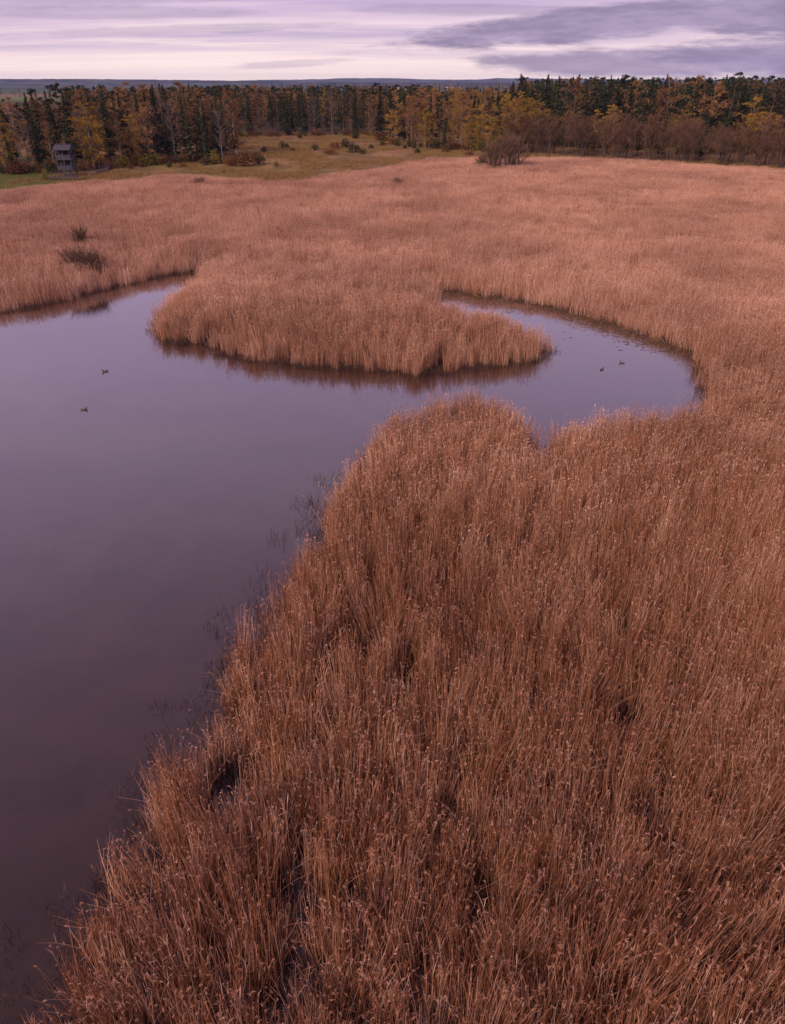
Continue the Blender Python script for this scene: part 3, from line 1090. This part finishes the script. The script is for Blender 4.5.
# left woodland by the tower
left_base = [(-70, 176), (0, 175), (40, 174), (60, 173), (90, 171), (130, 167), (170, 165), (210, 165), (250, 165)]
front, back = [], []
for x, y, k in grid_px(-62, 240, left_base, 6, 4.6, 6.0):
    b = x / y
    low = sm(np.array([-b]), 0.40, 0.50)[0]                       # wood gets lower at the far left
    if k == 0:
        kind = pick({'russet_birch': 5, 'bare_birch': 2.6, 'yellow_birch': 1.0, 'spruce_tree': 2.6, 'pine_tree': 0.6})
        h = rnd(11, 16) * (1 - 0.15 * low)
    elif k < 3:
        kind = pick({'russet_birch': 3, 'spruce_tree': 5.5, 'pine_tree': 1.8, 'bare_birch': 0.8})
        h = rnd(13, 18.6) * (1 - 0.26 * low)
    else:
        kind = pick({'russet_birch': 4, 'spruce_tree': 4, 'pine_tree': 3, 'bare_birch': 0.5})
        h = rnd(14, 18.9) * (1 - 0.26 * low)
    (front if k < 2 else back).append((x, y, kind, h, rnd(0.85, 1.15)))
grove(front, 'at the edge of the left woodland', 'trees of the left woodland')
grove(back, 'deep inside the left woodland', 'trees of the left woodland')

# wood behind the meadow
mid_base = [(225, 142), (255, 138), (300, 137), (350, 137), (395, 140), (430, 141)]
front, back = [], []
for x, y, k in grid_px(228, 425, mid_base, 5, 5.0, 9.0):
    if k == 0:
        kind = pick({'pine_tree': 5, 'spruce_tree': 3, 'bare_birch': 1.5, 'russet_birch': 1.3})
    else:
        kind = pick({'pine_tree': 5, 'spruce_tree': 4, 'russet_birch': 1.6})
    (front if k < 2 else back).append((x, y, kind, rnd(12.5, 18.3), rnd(0.85, 1.2)))
grove(front, 'along the forest edge behind the meadow', 'trees of the forest behind the meadow')
grove(back, 'deep in the forest behind the meadow', 'trees of the forest behind the meadow')

# yellow birches at the right end of the meadow
yb_base = [(392, 147), (430, 150), (470, 152), (500, 153), (530, 153)]
front, back = [], []
for x, y, k in grid_px(394, 530, yb_base, 5, 4.4, 8.0):
    if k == 0:
        kind, h = pick({'yellow_birch': 7, 'russet_birch': 2, 'spruce_tree': 1}), rnd(8, 15)
    elif k < 3:
        kind, h = pick({'yellow_birch': 4, 'russet_birch': 2, 'spruce_tree': 3, 'pine_tree': 1}), rnd(12.5, 16.8)
    else:
        kind, h = pick({'yellow_birch': 2, 'russet_birch': 4, 'spruce_tree': 2, 'pine_tree': 2}), rnd(14, 17)
    (front if k < 2 else back).append((x, y, kind, h, rnd(0.85, 1.15)))
grove(front, 'in the birch stand right of the meadow', 'trees of the birch stand')
grove(back, 'in the back of the birch stand', 'trees of the birch stand')

# right-hand wood: bare alders in front, mixed trees, tall conifers behind
rt_base = [(500, 154), (520, 155), (560, 157), (620, 160), (680, 164), (740, 168), (785, 171), (860, 176)]
front, mid, back = [], [], []
for x, y, k in grid_px(508, 850, rt_base, 9, 3.5, 5.0):
    if k < 3:
        if k == 2 and random.random() < .45:
            mid.append((x, y, pick({'russet_birch': 3, 'yellow_birch': 3}), rnd(11, 14.5), rnd(.9, 1.2)))
        else:
            front.append((x, y, 'alder_tree', rnd(8.5, 11.5), rnd(0.9, 1.3)))
    elif k == 3:
        if random.random() < 0.75:
            mid.append((x, y, pick({'russet_birch': 4, 'yellow_birch': 3, 'spruce_tree': 2}), rnd(11.5, 16), rnd(.95, 1.3)))
    elif random.random() < 0.62:
        kind = pick({'pine_tree': 3, 'spruce_tree': 6.5, 'russet_birch': 1.0})
        back.append((x * 1.03, y * 1.03 + 6, kind, rnd(16.5, 20.8) + 0.5 * (k - 4) * 0.5, rnd(.95, 1.3)))
grove(front, 'in the bare alder belt behind the marsh', 'alders behind the marsh')
grove(mid, 'rising just behind the bare alder belt', 'mixed trees behind the alders')
grove(back, 'among the tall conifers of the right wood', 'conifers of the right wood')

# far-off forest that reads as one mass
wood_c = bpy.data.collections.new('wood_models')
order = ['spruce_tree', 'pine_tree', 'russet_birch', 'yellow_birch']
k = 0
WIDX = {}
for kd in order:
    for a, b, _ in MODELS[kd][:2]:
        o = bpy.data.objects.new('wood_%02d' % k, b)
        wood_c.objects.link(o)
        WIDX.setdefault(kd, []).append(k)
        k += 1
xs_, ys_, hs_, id_ = [], [], [], []


def wood_patch(b0, b1, d0, d1, step, hlo, hhi, wts):
    d = d0
    while d < d1:
        b = b0
        while b < b1:
            bb = b + rnd(-.4, .4) * step / d
            q = d + rnd(-.4, .4) * step
            xs_.append(math.sin(bb) * q); ys_.append(math.cos(bb) * q)
            hs_.append(rnd(hlo, hhi)); id_.append(random.choice(WIDX[pick(wts)]))
            b += step / d
        d += step * 1.15


mix1 = {'pine_tree': 4, 'spruce_tree': 4, 'russet_birch': 3, 'yellow_birch': 0.6}
wood_patch(R(-33), R(-21), 285, 400, 8, 9, 14, mix1)
wood_patch(R(-21), R(-11), 285, 560, 8, 12.5, 17.3, mix1)
wood_patch(R(-13), R(3), 400, 640, 8, 12.5, 16.8, mix1)
wood_patch(R(0), R(10), 330, 640, 8, 12, 16, {'yellow_birch': 2, 'russet_birch': 4, 'spruce_tree': 1.5, 'pine_tree': 1})
wood_patch(R(9), R(36), 285, 560, 8, 15.0, 21.0, {'pine_tree': 3, 'spruce_tree': 7, 'russet_birch': 1.2})
# belts far out on the farmland
wood_patch(R(-36), R(-22), 1180, 1196, 14, 7, 13, mix1)
wood_patch(R(-10), R(36), 2350, 2420, 20, 10, 15, mix1)
xs_, ys_, hs_ = np.array(xs_), np.array(ys_), np.array(hs_)
n = len(xs_)
big = np.where(np.hypot(xs_, ys_) > 1000, 2.2, 1.15)
scatter('forest', np.stack([xs_, ys_, height(xs_, ys_)], 1), np.stack([np.zeros(n), np.zeros(n), rng.uniform(0, 6.28, n)], 1),
        np.stack([hs_ / 20 * big, hs_ / 20 * big, hs_ / 20], 1), np.array(id_), wood_c, 'autumn forest receding to the horizon behind the nearer woods', 'forest')

# ------------------------------------------------------------------ shrubs of the meadow and the marsh
# (kind, photo x, photo y of the foot, height in photo pixels, label)
SHRUBS = [
    ('juniper_bush', 284, 152, 9, 'dark pointed juniper alone on the left of the meadow'),
    ('juniper_bush', 264, 155, 7, 'small grey-brown juniper left of the lone pointed juniper'),
    ('juniper_bush', 259, 167, 13, 'plump dark juniper by the reeds at the meadow left corner'),
    ('olive_shrub', 276, 169, 8, 'low olive-green shrub right of the plump juniper'),
    ('rust_shrub', 244, 168, 17, 'tall russet shrub at the right end of the left woodland'),
    ('rust_shrub', 232, 168, 10, 'dark russet shrub under the woodland, beside the tall russet shrub'),
    ('olive_shrub', 217, 166, 16, 'yellow-green shrub under the left woodland right corner'),
    ('juniper_bush', 206, 167, 10, 'dark round juniper left of the yellow-green shrub'),
    ('rust_shrub', 182, 169, 6, 'low rusty shrub on the slope left of the round juniper'),
    ('juniper_bush', 170, 169, 7, 'small dark bush midway along the woodland foot'),
    ('rust_shrub', 143, 169, 6, 'right one of two low rusty shrubs below the left woodland'),
    ('rust_shrub', 132, 171, 7, 'left one of two low rusty shrubs below the left woodland'),
    ('rust_shrub', 293, 154, 5, 'tiny rust-coloured shrub right of the lone juniper'),
    ('juniper_bush', 315, 153, 6, 'small dark juniper in the middle of the meadow'),
    ('rust_shrub', 328, 158, 8, 'reddish shrub in front of the meadow thicket'),
    ('rust_shrub', 336, 152, 8, 'broad reddish shrub in the meadow thicket, left of its junipers'),
    ('juniper_bush', 346, 151, 9, 'dark juniper at the back of the meadow thicket'),
    ('juniper_bush', 353, 156, 10, 'largest dark juniper of the meadow thicket'),
    ('juniper_bush', 363, 157, 6, 'low juniper at the right end of the meadow thicket'),
    ('juniper_bush', 371, 152, 5, 'tiny dark shrub behind the meadow thicket on the right'),
    ('juniper_bush', 383, 149, 6, 'small dark shrub halfway between thicket and birch stand'),
    ('rust_shrub', 381, 143, 10, 'dark russet shrub at the forest edge left of the birches'),
    ('yellow_birch', 371, 143, 11, 'small orange birch sapling at the forest edge'),
    ('juniper_bush', 356, 141, 8, 'dark shrub against the trunks behind the meadow'),
    ('juniper_bush', 300, 141, 6, 'low dark shrub at the foot of the pines'),
    ('juniper_bush', 417, 156, 6, 'dark round bush near the reeds left of the birch stand'),
    ('juniper_bush', 405, 151, 4, 'small dark bush beside the round bush near the birches'),
    ('rust_shrub', 446, 154, 6, 'low rusty scrub below the left side of the birch stand'),
    ('rust_shrub', 470, 157, 6, 'low rusty scrub below the right side of the birch stand'),
    ('willow_bush', 494, 166, 18, 'large bare grey-brown willow thicket at the marsh edge'),
    ('willow_bush', 511, 166, 24, 'tallest bare grey-brown willow joined to the thicket right'),
    ('willow_bush', 482, 164, 6, 'low bare willow left of the large willow thicket'),
    ('olive_shrub', 45, 181, 12, 'yellow-green shrub just left of the wooden tower'),
    ('juniper_bush', 27, 175, 9, 'dark bush on the grass at the far left'),
    ('willow_bush', 80, 239, 6, 'upper, smaller bare willow standing in the left reeds'),
    ('willow_bush', 76, 262, 8, 'lower left bare willow bulging from the left reeds'),
    ('willow_bush', 92, 262, 6, 'lower right bare willow bulging from the left reeds'),
    ('rust_shrub', 281, 231, 5, 'single orange-tipped shrub poking out of the reeds behind the peninsula'),
    ('willow_bush', 199, 182, 1, 'grey bush in the reeds below the left woodland'),
    ('willow_bush', 398, 182, 1, 'dim grey bush in the reeds below the birch stand'),
]
BASEH = {'yellow_birch': 20.0, 'willow_bush': 3.0}
for kind, px, py, hp, lab in SHRUBS:
    hp = hp * (1.2 if 300 < px < 480 and py < 160 else 1.0)
    zb = 2.2 if kind == 'willow_bush' or px == 281 else 0.3      # those in the reeds show only above the reed tops
    x, y = gnd(px, py, zb)
    _, yt = gnd(px, py - hp, zb)
    hh = (CAM_Z - zb) * (1 - y / yt) + (zb + 0.3 if zb > 1 else 0)
    wd = {'willow_bush': 1.0, 'juniper_bush': 1.6, 'rust_shrub': 1.5}.get(kind, 1.0)
    if zb > 1:
        wd = 0.85 if py < 250 and py > 200 else 1.25
    if px == 281:
        wd = 0.5
    o = plant(kind, x, y, hh / BASEH.get(kind, 2.4), rnd(0, 6.28), 'shrub', wd)
    tag(o, lab, 'tree' if kind == 'yellow_birch' else 'shrub', 'shrubs of the meadow and marsh')

# rank grass over the meadow


def grass_tuft(seed):
    r = random.Random(seed)
    mb = MB()
    tn = r.uniform(.2, .8)
    for k in range(34):
        a = r.uniform(0, 6.283); q = 0.8 * math.sqrt(r.random())
        p0 = np.array([q * math.cos(a), q * math.sin(a), -.1])
        b = r.uniform(0, 6.283)
        h = r.uniform(.25, .75)
        p1 = p0 + np.array([math.cos(b) * .12, math.sin(b) * .12, h * .6]); p2 = p0 + np.array([math.cos(b) * .35, math.sin(b) * .35, h])
        mb.ribbon([p0, p1, p2], [.06, .05, .015], (-math.sin(b), math.cos(b), 0), tn + r.uniform(-.3, .3))
    return mb.mesh('grass', M['grass'])


grass_c = proto_collection('grass', [grass_tuft(900 + i) for i in range(6)])
x, y = jitter_grid(-130, 130, 150, 345, 1.25)
e = reed_edge(x, y)
keep = (e < 6) & (np.abs(x) < 0.62 * y) & (rng.random(len(x)) < sm(fbm(x * 0.09, y * 0.09, 95, 3), 0.38, 0.66))
x, y = x[keep], y[keep]
n = len(x)
scatter('meadow_grass', np.stack([x, y, height(x, y)], 1), np.stack([np.zeros(n), np.zeros(n), rng.uniform(0, 6.28, n)], 1),
        np.stack([np.ones(n), np.ones(n), 0.7 + 0.9 * fbm(x * .1, y * .1, 97, 2)], 1), rng.integers(0, 6, n), grass_c, 'tawny rank grass covering the meadow before the forest', 'grass')

# undergrowth along the forest feet
for base, x0, x1, step, place in ((left_base, 2, 240, 9.0, 'at the foot of the left woodland'), (yb_base, 394, 530, 7.5, 'at the foot of the birch stand'),
                                  (mid_base, 232, 392, 9.0, 'at the forest foot behind the meadow')):
    px, cnt = x0, {}
    while px < x1:
        gx, gy = gnd(px, np.interp(px, [b[0] for b in base], [b[1] for b in base]) + rnd(-.8, 1.4), .4)
        kind = pick({'juniper_bush': 3, 'rust_shrub': 3, 'olive_shrub': 1})
        cnt[kind] = cnt.get(kind, 0) + 1
        o = plant(kind, gx, gy, rnd(.6, 1.5), rnd(0, 6.28), 'shrub', rnd(1.1, 1.7))
        tag(o, '%s, %s from left %s' % ({'juniper_bush': 'dark undergrowth bush', 'rust_shrub': 'rusty undergrowth bush', 'olive_shrub': 'olive undergrowth bush'}[kind],
                                        ordinal(cnt[kind]), place), 'shrub', 'undergrowth along the forest feet')
        px += step * rnd(.5, 1.5)

# ------------------------------------------------------------------ bird tower
tx, ty = gnd(69.5, 178, 0.3)
tz = hz(tx, ty)
tower = empty('watch_tower', (tx, ty, tz), R(3))
tower.scale = (0.9, 0.9, 1.14)
tag(tower, 'dark weathered wooden bird-watching tower with open decks and a gabled roof', 'tower')


def part(name, fn, mat, parent):
    mb = MB()
    fn(mb)
    return mesh_obj(name, mb.mesh(name, mat), None, parent)


TW, TD = 1.75, 1.6                    # half width, half depth
for sx_ in (-1, 0, 1):
    for sy_ in (-1, 1):
        part('post', lambda m, a=sx_, b=sy_: m.beam((a * TW, b * TD, -0.5), (a * TW, b * TD, 5.1), 0.2, 0.2), M['wood'], tower)
for z in (1.42, 3.32):
    part('floor', lambda m, z=z: m.box((0, 0, z), (2 * TW + 0.5, 2 * TD + 0.5, 0.14)), M['wood'], tower)
    for sy_ in (-1, 1):
        for b in range(4):
            part('board', lambda m, q=sy_, b=b, z=z: m.box((0, q * (TD + .17), z + 0.17 + b * 0.175), (2 * TW + .3, .05, 0.15)), M['wood'], tower)
    for sgn in (-1, 1):
        for b in range(4):
            part('board', lambda m, s_=sgn, b=b, z=z: m.box((s_ * (TW + .17), 0, z + 0.17 + b * 0.175), (.05, 2 * TD + .2, 0.15)), M['wood'], tower)
    part('handrail', lambda m, z=z: m.box((0, -TD - .2, z + 0.85), (2 * TW + .35, .16, .07)), M['wood'], tower)
part('back_wall', lambda m: m.box((0, 0.1, 3.2), (2 * TW - .22, .08, 3.7)), M['wood_dark'], tower)  # dark sheet at mid-depth, painted shade behind the deck openings
for sgn in (-1, 1):
    part('brace', lambda m, s_=sgn: m.beam((s_ * TW, -TD - .13, 0.1), (s_ * 0.15, -TD - .13, 1.3), .1, .1), M['wood'], tower)
roof = part('roof', lambda m: [m.quad((-TW - .35, -TD - .45, 5.05), (TW + .35, -TD - .45, 5.05), (TW + .3, 0, 6.0), (-TW - .3, 0, 6.0)),
                               m.quad((TW + .35, TD + .45, 5.05), (-TW - .35, TD + .45, 5.05), (-TW - .3, 0, 6.05), (TW + .3, 0, 6.05)),
                               m.quad((-TW - .35, -TD - .45, 4.95), (TW + .35, -TD - .45, 4.95), (TW + .35, TD + .45, 4.95), (-TW - .35, TD + .45, 4.95)),
                               m.tri((-TW - .35, -TD - .45, 5.0), (-TW - .3, 0, 6.0), (-TW - .35, TD + .45, 5.0)),
                               m.tri((TW + .35, -TD - .45, 5.0), (TW + .3, 0, 6.0), (TW + .35, TD + .45, 5.0))], M['shingle'], tower)
part('ridge_cap', lambda m: m.beam((-TW - .35, 0, 6.06), (TW + .35, 0, 6.06), .3, .1), M['shingle'], roof)

# board walk climbing right from the tower
ax, ay = gnd(84, 179, 0.5)
bx_, by2 = gnd(110, 168, 0.9)
walk = empty('boardwalk', (ax, ay, hz(ax, ay)))
tag(walk, 'narrow railed boardwalk running up to the right from the tower', 'boardwalk')
dv = np.array([bx_ - ax, by2 - ay, 0.5])
ln = np.linalg.norm(dv[:2])
u2 = np.array([dv[0], dv[1], 0]) / ln
sv = np.array([-u2[1], u2[0], 0])
npk = 60
for k in range(npk):
    c = dv * ((k + .5) / npk) + np.array([0, 0, 0.18])
    part('plank', lambda m, c=c: m.box(tuple(c), (ln / npk * 0.88, 0.8, .06), math.atan2(u2[1], u2[0])), M['wood'], walk)
for s_ in (-1,):
    part('rail', lambda m, s_=s_: m.beam(sv * .38 * s_ + np.array([0, 0, 1.55]), dv + sv * .38 * s_ + np.array([0, 0, 1.35]), .06, .09), M['wood'], walk)
    for k in range(13):
        c = dv * (k / 12) + sv * .38 * s_
        part('post', lambda m, c=c: m.beam(c + np.array([0, 0, -.4]), c + np.array([0, 0, 1.4]), .08, .08), M['wood'], walk)
# landing at the tower's foot
lx, ly = gnd(63, 179.5, 0.6)
land = empty('landing', (lx, ly, hz(lx, ly)))
tag(land, 'low plank landing with a rail in front of the tower', 'landing')
for k in range(14):
    part('plank', lambda m, k=k: m.box((-3.4 + k * .52, 0, .5), (.48, 1.3, .06)), M['wood'], land)
part('rail', lambda m: m.beam((-3.6, -.6, 1.4), (3.6, -.6, 1.4), .1, .16), M['wood'], land)
for k in range(6):
    part('post', lambda m, k=k: m.beam((-3.6 + k * 1.44, -.6, -.4), (-3.6 + k * 1.44, -.6, 1.4), .12, .12), M['wood'], land)

# ------------------------------------------------------------------ ducks on the water
mdk, t = new_mat('duck_plumage')
at_ = t.n('ShaderNodeAttribute', attribute_name='tint')
c = t.ramp(at_.outputs['Fac'], [(0.0, (0.012, 0.012, 0.014)), (0.3, (0.05, 0.035, 0.028)), (0.6, (0.12, 0.09, 0.075)), (1.0, (0.35, 0.30, 0.28))])
p = t.n('ShaderNodeBsdfPrincipled', {'Base Color': c, 'Roughness': 0.6})
t.n('ShaderNodeOutputMaterial', {0: p})
M['duck'] = mdk
mbill, t = new_mat('duck_bill')
p = t.n('ShaderNodeBsdfPrincipled', {'Base Color': (0.30, 0.22, 0.05, 1), 'Roughness': 0.4})
t.n('ShaderNodeOutputMaterial', {0: p})
M['bill'] = mbill


def duck_mesh():
    """tail, back, breast, neck and head as one lofted skin"""
    ring = [(-0.30, 0.12, 0.005, 0.004, .3), (-0.27, 0.105, 0.035, 0.018, .1), (-0.20, 0.075, 0.075, 0.055, .25), (-0.10, 0.055, 0.105, 0.085, .5), (0.0, 0.05, 0.115, 0.095, .5),
            (0.10, 0.055, 0.105, 0.095, .35), (0.165, 0.09, 0.075, 0.08, .25), (0.185, 0.145, 0.045, 0.052, .7), (0.187, 0.185, 0.036, 0.042, .1), (0.20, 0.222, 0.040, 0.042, .05),
            (0.232, 0.238, 0.036, 0.034, .05), (0.262, 0.232, 0.018, 0.016, .1)]
    mb = MB()
    n = 10
    for i, (x, z, ry, rz_, tn) in enumerate(ring):
        a, b = ring[max(i - 1, 0)], ring[min(i + 1, len(ring) - 1)]
        d = np.array([b[0] - a[0], 0, b[1] - a[1]]); d /= np.linalg.norm(d)
        u = np.array([-d[2], 0, d[0]])
        for j in range(n):
            th = 2 * math.pi * j / n
            q = np.array([x, 0, z]) + np.array([0, 1, 0]) * ry * math.cos(th) + u * rz_ * math.sin(th)
            mb.v.append(tuple(q)); mb.t.append(tn)
    for i in range(len(ring) - 1):
        for j in range(n):
            a = i * n + j; b = i * n + (j + 1) % n
            mb.f.append((a, b, b + n, a + n))
    mb.f.append(tuple(range(n))); mb.f.append(tuple(range((len(ring) - 1) * n, len(ring) * n))[::-1])
    return mb.mesh('duck', M['duck'], True)


DM = duck_mesh()
bm_ = MB()
bm_.tube([(0.252, 0, 0.232), (0.285, 0, 0.222), (0.315, 0, 0.218)], [0.014, 0.013, 0.009], 6, .5, True)
BILL = bm_.mesh('bill', M['bill'], True)
for px, py, yaw, sc, lab in ((105, 371, 200, 0.9, 'dark duck swimming in the open pond, farther of the left pair'), (84, 409, 15, 0.88, 'dark duck swimming in the open pond, nearer of the left pair'),
                             (602, 369, 40, 0.82, 'dark duck in the right bay, nearer of the pair'), (622, 362.5, 150, 0.82, 'dark duck in the right bay, farther of the pair'),
                             (186, 285, 10, 0.9, 'tiny dark duck near the inlet left of the reed peninsula')):
    x, y = gnd(px, py, 0.05)
    o = empty('duck', (x, y, -0.012), R(yaw), sc)
    b = mesh_obj('body', DM, None, o)
    mesh_obj('bill', BILL, None, b)
    tag(o, lab, 'duck', 'ducks on the pond')

# ------------------------------------------------------------------ village on the horizon
mwh, t = new_mat('render_wall')
p = t.n('ShaderNodeBsdfPrincipled', {'Base Color': (0.30, 0.27, 0.28, 1), 'Roughness': 0.8})
t.n('ShaderNodeOutputMaterial', {0: p})
mrf, t = new_mat('tile_roof')
p = t.n('ShaderNodeBsdfPrincipled', {'Base Color': (0.10, 0.07, 0.07, 1), 'Roughness': 0.8})
t.n('ShaderNodeOutputMaterial', {0: p})
HOUSES = [(424, 2050, 26, 10, 9, 'long white farm building on the horizon, leftmost of the village'), (436, 2000, 16, 9, 9, 'small white house left in the far village'),
          (449, 2020, 30, 10, 10, 'widest white building of the far village'), (461, 2080, 15, 9, 8, 'pale house right in the far village'), (398, 2120, 18, 9, 9, 'pale farmhouse on the horizon left of the village')]
for px, d, w, dp, h, lab in HOUSES:
    w, dp, h = w * 0.6, dp * 0.8, h * 0.55
    x = (px - W / 2) / FPX * d * 0.87
    o = empty('farm_building', (x, d, hz(x, d)), rnd(-.3, .3))
    part('wall', lambda m: m.box((0, 0, h / 2 + 1), (w, dp, h + 2)), mwh, o)
    part('roof', lambda m: [m.quad((-w / 2 - .5, -dp / 2 - .5, h + 1.9), (w / 2 + .5, -dp / 2 - .5, h + 1.9), (w / 2 + .5, 0, h + 4), (-w / 2 - .5, 0, h + 4)),
                            m.quad((w / 2 + .5, dp / 2 + .5, h + 1.9), (-w / 2 - .5, dp / 2 + .5, h + 1.9), (-w / 2 - .5, 0, h + 4.05), (w / 2 + .5, 0, h + 4.05)),
                            m.tri((-w / 2, -dp / 2, h + 2), (-w / 2, 0, h + 3.9), (-w / 2, dp / 2, h + 2)), m.tri((w / 2, -dp / 2, h + 2), (w / 2, 0, h + 3.9), (w / 2, dp / 2, h + 2))], mrf, o)
    tag(o, lab, 'building', 'farm buildings of the far village')
x = (405 - W / 2) / FPX * 2900 * .87
ch = empty('church', (x, 2900, 0))
tag(ch, 'far church with a thin pointed spire on the horizon', 'church')
part('nave', lambda m: m.box((9, 0, 4), (20, 9, 8)), mrf, ch)
part('tower', lambda m: m.box((-4, 0, 8), (6, 6, 16)), mrf, ch)
part('spire', lambda m: m.tube([(-4, 0, 16), (-4, 0, 29)], [4.0, .15], 4, .5, True), mrf, ch)

# ------------------------------------------------------------------ the air
mhz, t = new_mat('evening_haze')
v = t.n('ShaderNodeVolumePrincipled', {'Color': (0.58, 0.66, 1.0, 1), 'Density': 0.000055, 'Anisotropy': 0.2})
t.nt.links.new(v.outputs[0], t.n('ShaderNodeOutputMaterial').inputs['Volume'])
mb = MB()
mb.box((0, 4480, 38), (18600, 9900, 84))
hzo = mesh_obj('haze', mb.mesh('haze', mhz))
tag(hzo, 'thin violet evening haze lying over the whole marsh', 'haze', kind='stuff')
